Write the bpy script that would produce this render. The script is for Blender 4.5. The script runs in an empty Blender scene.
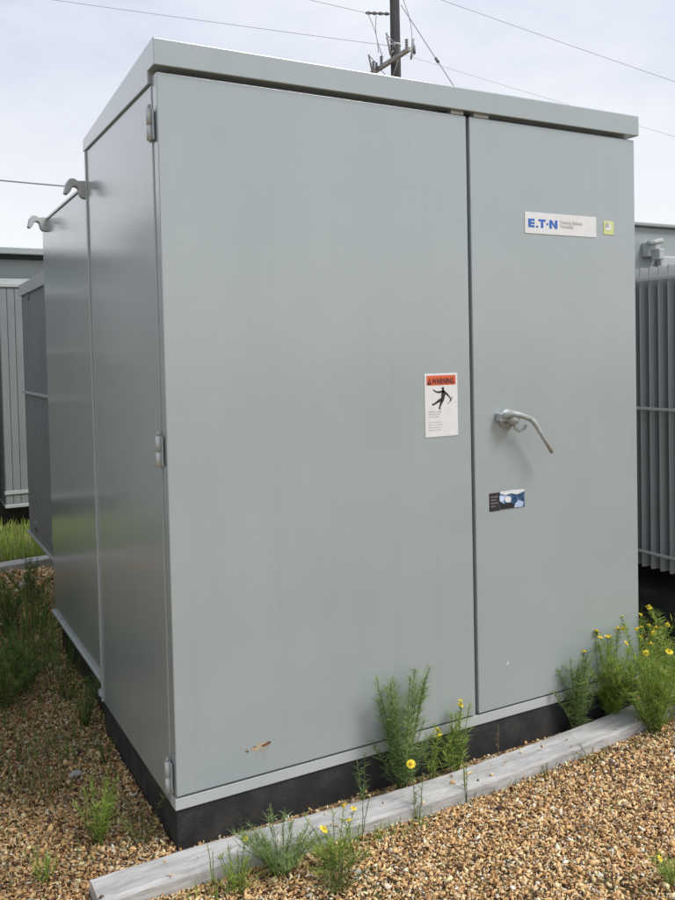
import bpy, bmesh, math, random
import numpy as np
from mathutils import Vector, Matrix
R = math.radians
random.seed(11)
sc = bpy.context.scene
COL = sc.collection

# ------------------------------------------------------------------ render, world, light
sc.view_settings.view_transform = 'Standard'
sc.view_settings.look = 'None'
sc.view_settings.exposure = 0.43
sc.view_settings.gamma = 1.0
sc.view_settings.use_curve_mapping = False
sc.render.engine = 'CYCLES'
sc.cycles.max_bounces = 8

SUN = Vector((0.50, -0.62, 0.95)).normalized()          # towards the sun
sun_el = math.asin(SUN.z)
sun_az = math.atan2(SUN.x, SUN.y)

w = bpy.data.worlds.new('World')
sc.world = w
w.use_nodes = True
nt = w.node_tree
nt.nodes.clear()
def N(t, kind, **kw):
    n = t.nodes.new(kind)
    for k, v in kw.items():
        if hasattr(n, k): setattr(n, k, v)
    return n
out = N(nt, 'ShaderNodeOutputWorld')
bg = N(nt, 'ShaderNodeBackground'); bg.inputs['Strength'].default_value = 0.1
sky = N(nt, 'ShaderNodeTexSky', sky_type='NISHITA', sun_disc=False)
sky.sun_elevation = sun_el; sky.sun_rotation = sun_az
sky.air_density = 1.0; sky.dust_density = 2.0; sky.ozone_density = 1.0
tc = N(nt, 'ShaderNodeTexCoord')
sep = N(nt, 'ShaderNodeSeparateXYZ')
mp = N(nt, 'ShaderNodeMapping'); mp.inputs['Scale'].default_value = (1.0, 1.0, 2.6)
nz = N(nt, 'ShaderNodeTexNoise'); nz.inputs['Scale'].default_value = 3.2; nz.inputs['Detail'].default_value = 6; nz.inputs['Roughness'].default_value = .55
nt.links.new(tc.outputs['Generated'], sep.inputs[0])
nt.links.new(tc.outputs['Generated'], mp.inputs[0]); nt.links.new(mp.outputs[0], nz.inputs['Vector'])
cr = N(nt, 'ShaderNodeValToRGB')                          # cloud brightness
cr.color_ramp.elements[0].position = .34; cr.color_ramp.elements[0].color = (.59, .64, .755, 1)
cr.color_ramp.elements[1].position = .68; cr.color_ramp.elements[1].color = (.81, .83, .885, 1)
nt.links.new(nz.outputs['Fac'], cr.inputs[0])
er = N(nt, 'ShaderNodeValToRGB')                          # brighter near the horizon
er.color_ramp.elements[0].position = .10; er.color_ramp.elements[0].color = (1, 1, 1, 1)
er.color_ramp.elements[1].position = .36; er.color_ramp.elements[1].color = (0, 0, 0, 1)
nt.links.new(sep.outputs['Z'], er.inputs[0])
m1 = N(nt, 'ShaderNodeMixRGB'); m1.inputs[2].default_value = (.85, .855, .875, 1)
nt.links.new(er.outputs[0], m1.inputs[0]); nt.links.new(cr.outputs[0], m1.inputs[1])
sc10 = N(nt, 'ShaderNodeMixRGB', blend_type='MULTIPLY'); sc10.inputs[0].default_value = 1; sc10.inputs[2].default_value = (8.7, 8.7, 8.7, 1)
nt.links.new(m1.outputs[0], sc10.inputs[1])
mx = N(nt, 'ShaderNodeMixRGB'); mx.inputs[0].default_value = .9
nt.links.new(sky.outputs[0], mx.inputs[1]); nt.links.new(sc10.outputs[0], mx.inputs[2])
nt.links.new(mx.outputs[0], bg.inputs['Color']); nt.links.new(bg.outputs[0], out.inputs[0])

sl = bpy.data.lights.new('sun', 'SUN'); sl.energy = 2.0; sl.angle = R(20); sl.color = (1, .972, .93)
so = bpy.data.objects.new('sun', sl); COL.objects.link(so)
so.rotation_euler = (-SUN).to_track_quat('-Z', 'Y').to_euler()
so.location = (3, -4, 6)

# ------------------------------------------------------------------ camera (solved from the picture)
cam = bpy.data.cameras.new('camera'); co = bpy.data.objects.new('camera', cam); COL.objects.link(co)
r_ = Vector((0.87115681, -0.49057366, -0.02057399)); u_ = Vector((0.03427984, 0.01896743, 0.99923227)); f_ = Vector((0.4898068, 0.87119327, -0.03334039))
co.matrix_world = Matrix(((r_.x, u_.x, -f_.x, -0.65836), (r_.y, u_.y, -f_.y, -2.27042), (r_.z, u_.z, -f_.z, 1.35687), (0, 0, 0, 1)))
cam.sensor_fit = 'VERTICAL'; cam.sensor_height = 36; cam.lens = 857.97 / 900 * 36
cam.shift_x = (337.5 - 364.67) / 900; cam.shift_y = (382.05 - 450) / 900
cam.clip_start = .05; cam.clip_end = 2000
sc.camera = co

# ------------------------------------------------------------------ materials
def mat(name, col, rough=.5, metal=0., spec=.5):
    m = bpy.data.materials.new(name); m.use_nodes = True
    b = m.node_tree.nodes['Principled BSDF']
    b.inputs['Base Color'].default_value = (*col, 1); b.inputs['Roughness'].default_value = rough
    b.inputs['Metallic'].default_value = metal; b.inputs['Specular IOR Level'].default_value = spec
    return m
def vary(m, col2, scale=6, detail=5, lo=.35, hi=.65, bump=0, bscale=40, rough2=None, stretch=(1, 1, 1), dist=.01):
    t = m.node_tree; b = t.nodes['Principled BSDF']
    c1 = b.inputs['Base Color'].default_value[:]
    tcn = N(t, 'ShaderNodeTexCoord'); mpn = N(t, 'ShaderNodeMapping'); mpn.inputs['Scale'].default_value = stretch
    t.links.new(tcn.outputs['Object'], mpn.inputs[0])
    n = N(t, 'ShaderNodeTexNoise'); n.inputs['Scale'].default_value = scale; n.inputs['Detail'].default_value = detail; n.inputs['Roughness'].default_value = .6
    t.links.new(mpn.outputs[0], n.inputs['Vector'])
    r = N(t, 'ShaderNodeValToRGB')
    r.color_ramp.elements[0].position = lo; r.color_ramp.elements[0].color = c1
    r.color_ramp.elements[1].position = hi; r.color_ramp.elements[1].color = (*col2, 1)
    t.links.new(n.outputs['Fac'], r.inputs[0]); t.links.new(r.outputs[0], b.inputs['Base Color'])
    if rough2 is not None:
        mr = N(t, 'ShaderNodeMapRange'); mr.inputs[1].default_value = lo; mr.inputs[2].default_value = hi
        mr.inputs[3].default_value = b.inputs['Roughness'].default_value; mr.inputs[4].default_value = rough2
        t.links.new(n.outputs['Fac'], mr.inputs[0]); t.links.new(mr.outputs[0], b.inputs['Roughness'])
    if bump:
        n2 = N(t, 'ShaderNodeTexNoise'); n2.inputs['Scale'].default_value = bscale; n2.inputs['Detail'].default_value = 4
        t.links.new(mpn.outputs[0], n2.inputs['Vector'])
        bp = N(t, 'ShaderNodeBump'); bp.inputs['Strength'].default_value = bump; bp.inputs['Distance'].default_value = dist
        t.links.new(n2.outputs['Fac'], bp.inputs['Height']); t.links.new(bp.outputs[0], b.inputs['Normal'])
    return m

def paint(name, c1, c2, rough, coat=.0):
    """factory grey enamel on sheet steel: faint dust, slight panel waviness, orange peel"""
    m = mat(name, c1, rough)
    t = m.node_tree; b = t.nodes['Principled BSDF']
    tcn = N(t, 'ShaderNodeTexCoord')
    n = N(t, 'ShaderNodeTexNoise'); n.inputs['Scale'].default_value = 2.6; n.inputs['Detail'].default_value = 9; n.inputs['Roughness'].default_value = .62
    t.links.new(tcn.outputs['Object'], n.inputs['Vector'])
    r = N(t, 'ShaderNodeValToRGB')
    r.color_ramp.elements[0].position = .3; r.color_ramp.elements[0].color = (*c1, 1)
    r.color_ramp.elements[1].position = .7; r.color_ramp.elements[1].color = (*c2, 1)
    t.links.new(n.outputs['Fac'], r.inputs[0])
    # faint vertical run-off streaks
    mp2 = N(t, 'ShaderNodeMapping'); mp2.inputs['Scale'].default_value = (26, 26, .7)
    t.links.new(tcn.outputs['Object'], mp2.inputs[0])
    n3 = N(t, 'ShaderNodeTexNoise'); n3.inputs['Scale'].default_value = 1; n3.inputs['Detail'].default_value = 3
    t.links.new(mp2.outputs[0], n3.inputs['Vector'])
    mr3 = N(t, 'ShaderNodeMapRange'); mr3.inputs[1].default_value = .55; mr3.inputs[2].default_value = .85; mr3.inputs[3].default_value = 0; mr3.inputs[4].default_value = .22
    t.links.new(n3.outputs['Fac'], mr3.inputs[0])
    dm = N(t, 'ShaderNodeMixRGB'); dm.inputs[2].default_value = (c1[0] * .82, c1[1] * .8, c1[2] * .76, 1)
    t.links.new(mr3.outputs[0], dm.inputs[0]); t.links.new(r.outputs[0], dm.inputs[1])
    t.links.new(dm.outputs[0], b.inputs['Base Color'])
    b.inputs['Coat Weight'].default_value = coat; b.inputs['Coat Roughness'].default_value = .17; b.inputs['Coat IOR'].default_value = 1.68
    mr = N(t, 'ShaderNodeMapRange'); mr.inputs[1].default_value = .3; mr.inputs[2].default_value = .7
    b.inputs['Roughness'].default_value = rough + .03
    nb = N(t, 'ShaderNodeTexNoise'); nb.inputs['Scale'].default_value = 1.6; nb.inputs['Detail'].default_value = 1.5
    t.links.new(tcn.outputs['Object'], nb.inputs['Vector'])
    b1 = N(t, 'ShaderNodeBump'); b1.inputs['Strength'].default_value = .5; b1.inputs['Distance'].default_value = .012
    t.links.new(nb.outputs['Fac'], b1.inputs['Height'])
    t.links.new(b1.outputs[0], b.inputs['Normal'])
    return m

M = {}
M['paint'] = paint('grey_enamel', (.312, .362, .373), (.346, .394, .403), .27, 1.0)
M['paint_far'] = paint('grey_enamel_weathered', (.30, .335, .33), (.36, .39, .385), .42)
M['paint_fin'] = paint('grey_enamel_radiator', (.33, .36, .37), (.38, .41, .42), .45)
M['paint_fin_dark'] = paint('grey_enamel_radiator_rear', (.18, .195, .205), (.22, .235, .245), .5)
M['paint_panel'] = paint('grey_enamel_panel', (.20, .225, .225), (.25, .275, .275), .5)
M['trim'] = paint('grey_enamel_trim', (.40, .43, .425), (.47, .49, .485), .38)
M['black'] = vary(mat('black_base', (.018, .019, .021), .75), (.060, .055, .048), scale=14, detail=10, lo=.45, hi=.8, bump=.2, bscale=120)
M['dark'] = mat('dark_steel', (.012, .012, .013), .6)
M['rubber'] = mat('rubber_seal', (.02, .02, .02), .8)
M['white'] = vary(mat('sticker_white', (.74, .75, .75), .35), (.68, .69, .69), scale=30)
M['orange'] = vary(mat('sticker_orange', (.72, .115, .04), .4), (.62, .13, .06), scale=60)
M['ink'] = mat('ink_black', (.025, .02, .025), .5)
M['greyink'] = mat('ink_grey', (.42, .43, .43), .5)
M['paleink'] = mat('ink_pale', (.50, .48, .51), .5)
M['blue'] = mat('ink_blue', (.035, .13, .50), .4)
M['paleblue'] = mat('ink_pale_blue', (.42, .52, .72), .4)
M['yellowg'] = mat('sticker_yellow_green', (.60, .66, .28), .4)
M['rust'] = vary(mat('rust', (.24, .085, .028), .9), (.11, .05, .025), scale=160, bump=.5, bscale=400)
M['primer'] = vary(mat('bare_primer', (.42, .30, .17), .85), (.50, .42, .30), scale=120)
M['stain'] = mat('rust_stain', (.34, .31, .24), .6)
M['scuff'] = mat('pale_scuff', (.62, .63, .62), .6)
M['steel'] = vary(mat('zinc_steel', (.44, .47, .46), .45, .1), (.33, .36, .35), scale=40, rough2=.6)
M['concrete'] = vary(mat('weathered_edging', (.31, .305, .295), .9), (.52, .51, .50), scale=26, detail=12, lo=.32, hi=.62, bump=.9, bscale=90, dist=.004, stretch=(.22, 1, 1))
M['wood'] = vary(mat('creosote_pole', (.030, .028, .030), .9), (.055, .052, .055), scale=3, stretch=(6, 6, .4), bump=.5, bscale=14)
M['armgrey'] = vary(mat('weathered_crossarm', (.22, .22, .225), .85), (.38, .38, .38), scale=8)
M['insul'] = mat('glazed_insulator', (.16, .16, .18), .3)
M['wire'] = mat('cable', (.30, .31, .34), .6)
M['stalk'] = vary(mat('dry_stalk', (.30, .24, .13), .8), (.42, .35, .22), scale=30)

# sticker photograph: blue sky, pale cloud, dark hill
pm = mat('sticker_picture', (.2, .3, .5), .25); t = pm.node_tree; b = t.nodes['Principled BSDF']
tcn = N(t, 'ShaderNodeTexCoord'); n = N(t, 'ShaderNodeTexNoise'); n.inputs['Scale'].default_value = 34; n.inputs['Detail'].default_value = 3
t.links.new(tcn.outputs['Object'], n.inputs['Vector'])
r = N(t, 'ShaderNodeValToRGB'); r.color_ramp.elements[0].position = .36; r.color_ramp.elements[0].color = (.012, .035, .06, 1)
r.color_ramp.elements[1].position = .66; r.color_ramp.elements[1].color = (.62, .72, .92, 1)
e_ = r.color_ramp.elements.new(.53); e_.color = (.05, .12, .26, 1)
t.links.new(n.outputs['Fac'], r.inputs[0]); t.links.new(r.outputs[0], b.inputs['Base Color']); M['picture'] = pm

def attr_mat(name, rough, translucent=0., attr='tint', bump=0):
    m = mat(name, (.5, .5, .5), rough, spec=.3); t = m.node_tree; b = t.nodes['Principled BSDF']
    a = N(t, 'ShaderNodeAttribute', attribute_name=attr)
    t.links.new(a.outputs['Color'], b.inputs['Base Color'])
    if translucent:
        tr = N(t, 'ShaderNodeBsdfTranslucent'); ms = N(t, 'ShaderNodeMixShader'); ms.inputs[0].default_value = translucent
        o = [x for x in t.nodes if x.type == 'OUTPUT_MATERIAL'][0]
        t.links.new(a.outputs['Color'], tr.inputs['Color'])
        t.links.new(b.outputs[0], ms.inputs[1]); t.links.new(tr.outputs[0], ms.inputs[2]); t.links.new(ms.outputs[0], o.inputs[0])
    if bump:
        tcn = N(t, 'ShaderNodeTexCoord'); n = N(t, 'ShaderNodeTexNoise'); n.inputs['Scale'].default_value = 350
        t.links.new(tcn.outputs['Object'], n.inputs['Vector'])
        bp = N(t, 'ShaderNodeBump'); bp.inputs['Strength'].default_value = bump; bp.inputs['Distance'].default_value = .002
        t.links.new(n.outputs['Fac'], bp.inputs['Height']); t.links.new(bp.outputs[0], b.inputs['Normal'])
    return m
M['leaf'] = attr_mat('weed_leaf', .6, .45)
M['petal'] = mat('yellow_petal', (.80, .62, .03), .6)
M['disc'] = mat('yellow_disc', (.62, .42, .02), .8)
M['chip'] = attr_mat('gravel_chip', .85, 0, bump=.4)

# ground: dirt under chips near, grass and dirt further off
gm = mat('ground', (.2, .15, .09), .95); t = gm.node_tree; b = t.nodes['Principled BSDF']
tcn = N(t, 'ShaderNodeTexCoord')
v = N(t, 'ShaderNodeTexVoronoi'); v.inputs['Scale'].default_value = 75
t.links.new(tcn.outputs['Object'], v.inputs['Vector'])
hs = N(t, 'ShaderNodeSeparateColor'); t.links.new(v.outputs['Color'], hs.inputs[0])
r = N(t, 'ShaderNodeValToRGB'); r.color_ramp.elements[0].color = (.07, .042, .022, 1); r.color_ramp.elements[1].color = (.50, .38, .23, 1)
e_ = r.color_ramp.elements.new(.5); e_.color = (.26, .17, .085, 1)
t.links.new(hs.outputs[0], r.inputs[0])
n = N(t, 'ShaderNodeTexNoise'); n.inputs['Scale'].default_value = .35; n.inputs['Detail'].default_value = 8
t.links.new(tcn.outputs['Object'], n.inputs['Vector'])
r2 = N(t, 'ShaderNodeValToRGB'); r2.color_ramp.elements[0].position = .5; r2.color_ramp.elements[0].color = (0, 0, 0, 1); r2.color_ramp.elements[1].position = .62
t.links.new(n.outputs['Fac'], r2.inputs[0])
mg = N(t, 'ShaderNodeMixRGB'); mg.inputs[2].default_value = (.075, .10, .03, 1)
t.links.new(r2.outputs[0], mg.inputs[0]); t.links.new(r.outputs[0], mg.inputs[1]); t.links.new(mg.outputs[0], b.inputs['Base Color'])
bp = N(t, 'ShaderNodeBump'); bp.inputs['Strength'].default_value = .8; bp.inputs['Distance'].default_value = .006
t.links.new(v.outputs['Distance'], bp.inputs['Height']); t.links.new(bp.outputs[0], b.inputs['Normal']); M['ground'] = gm

# ------------------------------------------------------------------ mesh helpers
class MB:
    def __init__(s): s.bm = bmesh.new(); s.mats = []
    def mi(s, m):
        if m not in s.mats: s.mats.append(m)
        return s.mats.index(m)
    def _merge(s, tmp, m, smooth=False):
        i = s.mi(m)
        for f in tmp.faces: f.material_index = i; f.smooth = smooth
        me = bpy.data.meshes.new('tmp'); tmp.to_mesh(me); tmp.free(); s.bm.from_mesh(me); bpy.data.meshes.remove(me)
    def box(s, x0, x1, y0, y1, z0, z1, m, bev=0.0, seg=2, rot=None):
        tmp = bmesh.new(); vs = [tmp.verts.new((x, y, z)) for x in (x0, x1) for y in (y0, y1) for z in (z0, z1)]
        for q in ((0, 1, 3, 2), (4, 6, 7, 5), (0, 4, 5, 1), (2, 3, 7, 6), (0, 2, 6, 4), (1, 5, 7, 3)): tmp.faces.new([vs[i] for i in q])
        if rot:
            c = Vector(((x0 + x1) / 2, (y0 + y1) / 2, (z0 + z1) / 2))
            bmesh.ops.rotate(tmp, verts=tmp.verts, cent=c, matrix=rot)
        if bev: bmesh.ops.bevel(tmp, geom=tmp.edges[:], offset=bev, segments=seg, affect='EDGES', profile=.5)
        s._merge(tmp, m)
    def prism(s, poly, a0, a1, m, axis='x', bev=0, seg=2):
        """poly of 2-D points extruded along an axis: x -> (y,z), y -> (x,z), z -> (x,y)"""
        tmp = bmesh.new()
        def P(p, a): return {'x': (a, p[0], p[1]), 'y': (p[0], a, p[1]), 'z': (p[0], p[1], a)}[axis]
        A = [tmp.verts.new(P(p, a0)) for p in poly]; B = [tmp.verts.new(P(p, a1)) for p in poly]; n = len(poly)
        tmp.faces.new(A); tmp.faces.new(B[::-1])
        for i in range(n): tmp.faces.new((A[i], B[i], B[(i + 1) % n], A[(i + 1) % n]))
        bmesh.ops.recalc_face_normals(tmp, faces=tmp.faces)
        if bev: bmesh.ops.bevel(tmp, geom=tmp.edges[:], offset=bev, segments=seg, affect='EDGES', profile=.5)
        s._merge(tmp, m)
    def tube(s, pts, rad, m, n=10, cap=True):
        pts = [Vector(p) for p in pts]
        if not hasattr(rad, '__len__'): rad = [rad] * len(pts)
        tmp = bmesh.new(); rings = []; prev = None
        for i, p in enumerate(pts):
            d = (pts[min(i + 1, len(pts) - 1)] - pts[max(i - 1, 0)]).normalized()
            a = prev if prev is not None else (Vector((0, 0, 1)) if abs(d.z) < .9 else Vector((1, 0, 0)))
            a = (a - d * a.dot(d)).normalized(); prev = a; bb = d.cross(a)
            rings.append([tmp.verts.new(p + (a * math.cos(2 * math.pi * k / n) + bb * math.sin(2 * math.pi * k / n)) * rad[i]) for k in range(n)])
        for i in range(len(rings) - 1):
            for k in range(n): tmp.faces.new((rings[i][k], rings[i][(k + 1) % n], rings[i + 1][(k + 1) % n], rings[i + 1][k]))
        if cap: tmp.faces.new(rings[0][::-1]); tmp.faces.new(rings[-1])
        s._merge(tmp, m, True)
    def flat(s, pts, m, y):                                   # polygon in the x-z plane facing -y
        vs = [s.bm.verts.new((p[0], y, p[1])) for p in pts]; f = s.bm.faces.new(vs)
        f.normal_update()
        if f.normal.y > 0: f.normal_flip()
        f.material_index = s.mi(m)
    def stroke(s, pts, wid, m, y):
        if not hasattr(wid, '__len__'): wid = [wid] * len(pts)
        for i in range(len(pts) - 1):
            a = Vector(pts[i]); b = Vector(pts[i + 1]); d = (b - a).normalized(); nn = Vector((-d.y, d.x))
            s.flat([a - nn * wid[i] / 2 - d * wid[i] * .2, b - nn * wid[i + 1] / 2 + d * wid[i + 1] * .2, b + nn * wid[i + 1] / 2 + d * wid[i + 1] * .2, a + nn * wid[i] / 2 - d * wid[i] * .2], m, y - i * .00002)
    def text(s, body, x, z, size, m, y, offset=0., sx=1., width=None, ang=0):
        c = bpy.data.curves.new('txt', 'FONT'); c.body = body; c.size = size; c.offset = offset; c.resolution_u = 3
        o = bpy.data.objects.new('txt', c); COL.objects.link(o)
        dg = bpy.context.evaluated_depsgraph_get(); me = bpy.data.meshes.new_from_object(o.evaluated_get(dg))
        xs = [v.co.x for v in me.vertices]
        if width and xs: sx = width / (max(xs) - min(xs))
        tmp = bmesh.new(); tmp.from_mesh(me)
        ca, sa = math.cos(ang), math.sin(ang)
        for v in tmp.verts: 
            px, pz = v.co.x * sx, v.co.y
            v.co = (x + px * ca - pz * sa, y, z + px * sa + pz * ca)
        bpy.data.objects.remove(o); bpy.data.curves.remove(c); bpy.data.meshes.remove(me)
        s._merge(tmp, m)
    def build(s, name, parent=None, loc=None):
        me = bpy.data.meshes.new(name); s.bm.to_mesh(me); s.bm.free()
        for m in s.mats: me.materials.append(m)
        o = bpy.data.objects.new(name, me); COL.objects.link(o)
        if parent: o.parent = parent
        if loc: o.location = loc
        return o
def tag(o, label=None, cat=None, group=None, kind=None):
    for k, v_ in (('label', label), ('category', cat), ('group', group), ('kind', kind)):
        if v_: o[k] = v_
    return o
def empty(name, loc=(0, 0, 0), rz=0):
    o = bpy.data.objects.new(name, None); COL.objects.link(o); o.location = loc; o.rotation_euler = (0, 0, rz); o.empty_display_size = .2
    return o
def dup(o, parent=None):
    c = o.copy(); COL.objects.link(c); c.parent = parent
    for ch in list(o.children): dup(ch, c)
    return c

# ------------------------------------------------------------------ the main transformer
W, D = 1.774, .89
root = tag(empty('transformer', (0, 0, 0)), 'large grey padmount transformer cabinet with two closed doors, lever handle and warning sticker', 'transformer')
m = MB()                                                     # compartment shell
m.box(0, W, .046, D, .116, 2.094, M['paint'], .003)
m.build('cabinet', root)
m = MB()                                                     # dark recess seal seen in the door gap
m.box(1.000, 1.040, .030, .0455, .16, 2.10, M['rubber'])
m.build('door_seal', root)
m = MB()
m.prism([(-.014, 2.130), (-.014, 2.2), (-.008, 2.2035), (.895, 2.138), (.903, 2.130), (.903, 2.0955), (.050, 2.0955), (.050, 2.130)], -.007, W + .007, M['paint'], 'x', .0022, 2)
m.build('lid', root)
m = MB(); m.box(.0, W, .004, .0455, .116, .149, M['trim'], .002); m.build('sill', root)
m = MB(); m.box(.004, W - .004, .010, D - .01, -.06, .1155, M['black'], .004); m.build('base', root)
for x0, x1 in ((.955, 1.004), (1.045, 1.105)):
    m = MB(); m.box(x0, x1, .000, .03, 2.1175, 2.1295, M['trim'], .001); m.build('door_stop', root)

def door(x0, x1, hinge_left):
    d = MB(); d.box(x0, x1, 0, .043, .1555, 2.1165, M['paint'], .0032, 3); o = d.build('door', root)
    hx = -.001 if hinge_left else W + .001; sgn = -1 if hinge_left else 1
    for hz in (1.985, 1.104, .204):
        h = MB()
        h.tube([(hx + sgn * .008, .036, hz - .044), (hx + sgn * .008, .036, hz - .004)], .0085, M['trim'], 12)
        h.tube([(hx + sgn * .008, .036, hz - .002), (hx + sgn * .008, .036, hz + .040)], .0085, M['trim'], 12)
        h.tube([(hx + sgn * .008, .036, hz + .040), (hx + sgn * .008, .036, hz + .052)], .0045, M['steel'], 8)
        xa, xb = sorted((hx, hx + sgn * .004))
        h.box(xa, xb, .048, .066, hz - .043, hz + .039, M['paint'], .001)
        h.box(xa, xb, .018, .030, hz - .043, hz + .039, M['paint'], .001)
        h.build('hinge', o)
    return o
dl = door(.003, 1.0135, True)
dr = door(1.0265, W - .003, False)
dl['label'] = 'wide left door with warning sticker and a rust chip near its foot'
dr['label'] = 'narrow right door with lever handle, brand plate and picture sticker'

# handle on the right door
h = MB()
h.tube([(1.160, 0, 1.128), (1.160, -.008, 1.128)], [.034, .032], M['steel'], 24)
h.tube([(1.160, -.008, 1.128), (1.160, -.040, 1.128), (1.160, -.054, 1.128)], [.017, .017, .014], M['steel'], 18)
for a_ in (.9, 2.6, 4.0, 5.4): h.tube([(1.160 + .026 * math.cos(a_), -.006, 1.128 + .026 * math.sin(a_)), (1.160 + .026 * math.cos(a_), -.012, 1.128 + .026 * math.sin(a_))], .0045, M['steel'], 6)
h.box(1.113, 1.150, -.030, 0, 1.122, 1.150, M['steel'], .004)
h.tube([(1.122, -.026, 1.140), (1.150, -.048, 1.148), (1.178, -.052, 1.142), (1.222, -.055, 1.126)], [.009, .011, .0095, .009], M['steel'], 12)
h.tube([(1.216, -.055, 1.129), (1.232, -.056, 1.116), (1.258, -.058, 1.078), (1.306, -.059, 1.010)], [.0092, .009, .0075, .0068], M['steel'], 12)
h.tube([(1.178, -.02, 1.118), (1.174, -.026, 1.098), (1.190, -.030, 1.088), (1.208, -.030, 1.094), (1.216, -.034, 1.106)], .0055, M['steel'], 8)
h.build('handle', dr)

# brand plate
x0, x1, z0, z1 = 1.250, 1.577, 1.752, 1.824
p = MB(); p.box(x0, x1, -.0022, .0005, z0, z1, M['white'], .0008, 1)
yb = -.0030
def T(px, pz): return (x0 + px / 443 * (x1 - x0), z1 - pz / 138 * (z1 - z0))      # the plate drawn at 443 x 138
def poly(pts): p.flat([T(*q) for q in pts], M['blue'], yb)
poly([(20, 42), (58, 42), (58, 54), (34, 54), (34, 84), (58, 84), (58, 97), (20, 97)][:0] or [(20, 42), (34, 42), (34, 97), (20, 97)])
for zz in (42, 63, 84): poly([(34, zz), (57, zz), (57, zz + 13), (34, zz + 13)])
poly([(66, 84), (78, 84), (78, 97), (66, 97)])
poly([(60, 84), (76, 42), (90, 42), (74, 82)][:0] or [(80, 42), (124, 42), (124, 55), (80, 55)])
poly([(95, 55), (109, 55), (109, 97), (95, 97)])
poly([(114, 84), (122, 84), (122, 97), (114, 97)][:0] or [(128, 64), (139, 64), (139, 77), (128, 77)])
poly([(146, 42), (161, 42), (161, 97), (146, 97)]); poly([(180, 42), (195, 42), (195, 97), (180, 97)])
poly([(161, 42), (180, 76), (180, 97), (161, 63)])
a = T(212, 62); p.text('Powering Business', a[0], a[1], .0185, M['paleink'], yb, .0002, width=.102)
a = T(212, 90); p.text('Worldwide', a[0], a[1], .0185, M['paleink'], yb, .0002, width=.060)
p.build('brand_plate', dr)
# small yellow-green square sticker
p = MB(); p.box(1.612, 1.662, -.0018, .0005, 1.766, 1.814, M['yellowg'], .0006, 1)
p.flat([(1.620, 1.781), (1.648, 1.781), (1.648, 1.806), (1.620, 1.806)], M['white'], -.0025)
p.flat([(1.6225, 1.791), (1.637, 1.791), (1.637, 1.806), (1.6225, 1.806)], M['greyink'], -.0031)
p.build('inspection_sticker', dr)
# picture sticker
p = MB(); p.box(1.083, 1.1255, -.0018, .0005, .823, .884, M['ink'], .0006, 1); p.box(1.1257, 1.232, -.0016, .0005, .825, .887, M['picture'], .0005, 1)
p.flat([(1.127, .880), (1.150, .872), (1.175, .876), (1.200, .870), (1.231, .878), (1.231, .8865), (1.127, .8865)], M['white'], -.0022)
p.flat([(1.160 + .014 * math.cos(k * .785), .857 + .011 * math.sin(k * .785)) for k in range(8)], M['white'], -.0022)
p.flat([(1.127, .826), (1.205, .826), (1.190, .838), (1.165, .846), (1.145, .842), (1.127, .852)], M['dark'], -.0024)
p.flat([(1.185, .8265), (1.222, .8265), (1.226, .842), (1.205, .850), (1.190, .840)], M['paleblue'], -.0028)
for k, wd in enumerate((.028, .024, .030, .018)):
    p.text('service call'[: 12 - k * 2], 1.088, .869 - k * .0105, .008, M['greyink'], -.0026, width=wd)
p.build('picture_sticker', dr)
# scuff
p = MB(); p.flat([(1.145, .297), (1.150, .295), (1.154, .300), (1.156, .305), (1.151, .306), (1.146, .302)], M['scuff'], -.0006); p.build('scuff', dr)

# warning sticker on the left door
SX0, SX1, SZ0, SZ1 = .834, .961, 1.086, 1.288
def S(px, pz): return (SX0 + (px - 115) / 330 * (SX1 - SX0), SZ1 - (pz - 125) / 655 * (SZ1 - SZ0))
p = MB(); p.box(SX0, SX1, -.0018, .0005, SZ0, SZ1, M['white'], .0006, 1)
p.flat([S(135, 145), S(425, 145), S(425, 245), S(135, 245)], M['orange'], -.0024)
p.flat([S(142, 236), S(182, 236), S(162, 168)], M['ink'], -.0030)
p.flat([S(157, 218), S(167, 218), S(162, 190)], M['orange'], -.0034)
a = S(186, 232); p.text('WARNING', a[0], a[1], .026, M['ink'], -.0030, .0006, width=.086)
yk = -.0026
p.flat([S(295 + 13 * math.cos(k * .7854), 280 + 15 * math.sin(k * .7854)) for k in range(8)], M['ink'], yk)
U = 330 / (SX1 - SX0)
def st(pts, wid): p.stroke([S(*q) for q in pts], [w_ / U for w_ in wid], M['ink'], yk - .0002)
st([(296, 296), (298, 345), (290, 398)], [18, 38, 30])
st([(300, 312), (250, 318), (222, 310), (196, 288)], [20, 14, 10, 5])
st([(300, 308), (340, 346), (372, 388)], [20, 15, 7])
st([(290, 388), (243, 414), (196, 446), (186, 434)], [30, 20, 12, 6])
st([(292, 392), (272, 440), (256, 486), (270, 492)], [28, 19, 11, 6])
st([(392, 372), (366, 404), (380, 402), (338, 446)], [5, 7, 7, 3])
for k, (tx, wd) in enumerate((('Hazardous voltage.', .050), ('Will shock, burn', .044), ('or cause death.', .040))):
    a = S(148, 525 + k * 26); p.text(tx, a[0], a[1], .0085, M['greyink'], -.0025, width=wd)
for k, (tx, wd) in enumerate((('Disconnect power', .050), ('before servicing', .056), ('this equipment.', .052), ('Keep doors locked.', .048))):
    a = S(148, 632 + k * 26); p.text(tx, a[0], a[1], .0068, M['paleink'], -.0025, width=wd)
p.build('warning_sticker', dl)
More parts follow.
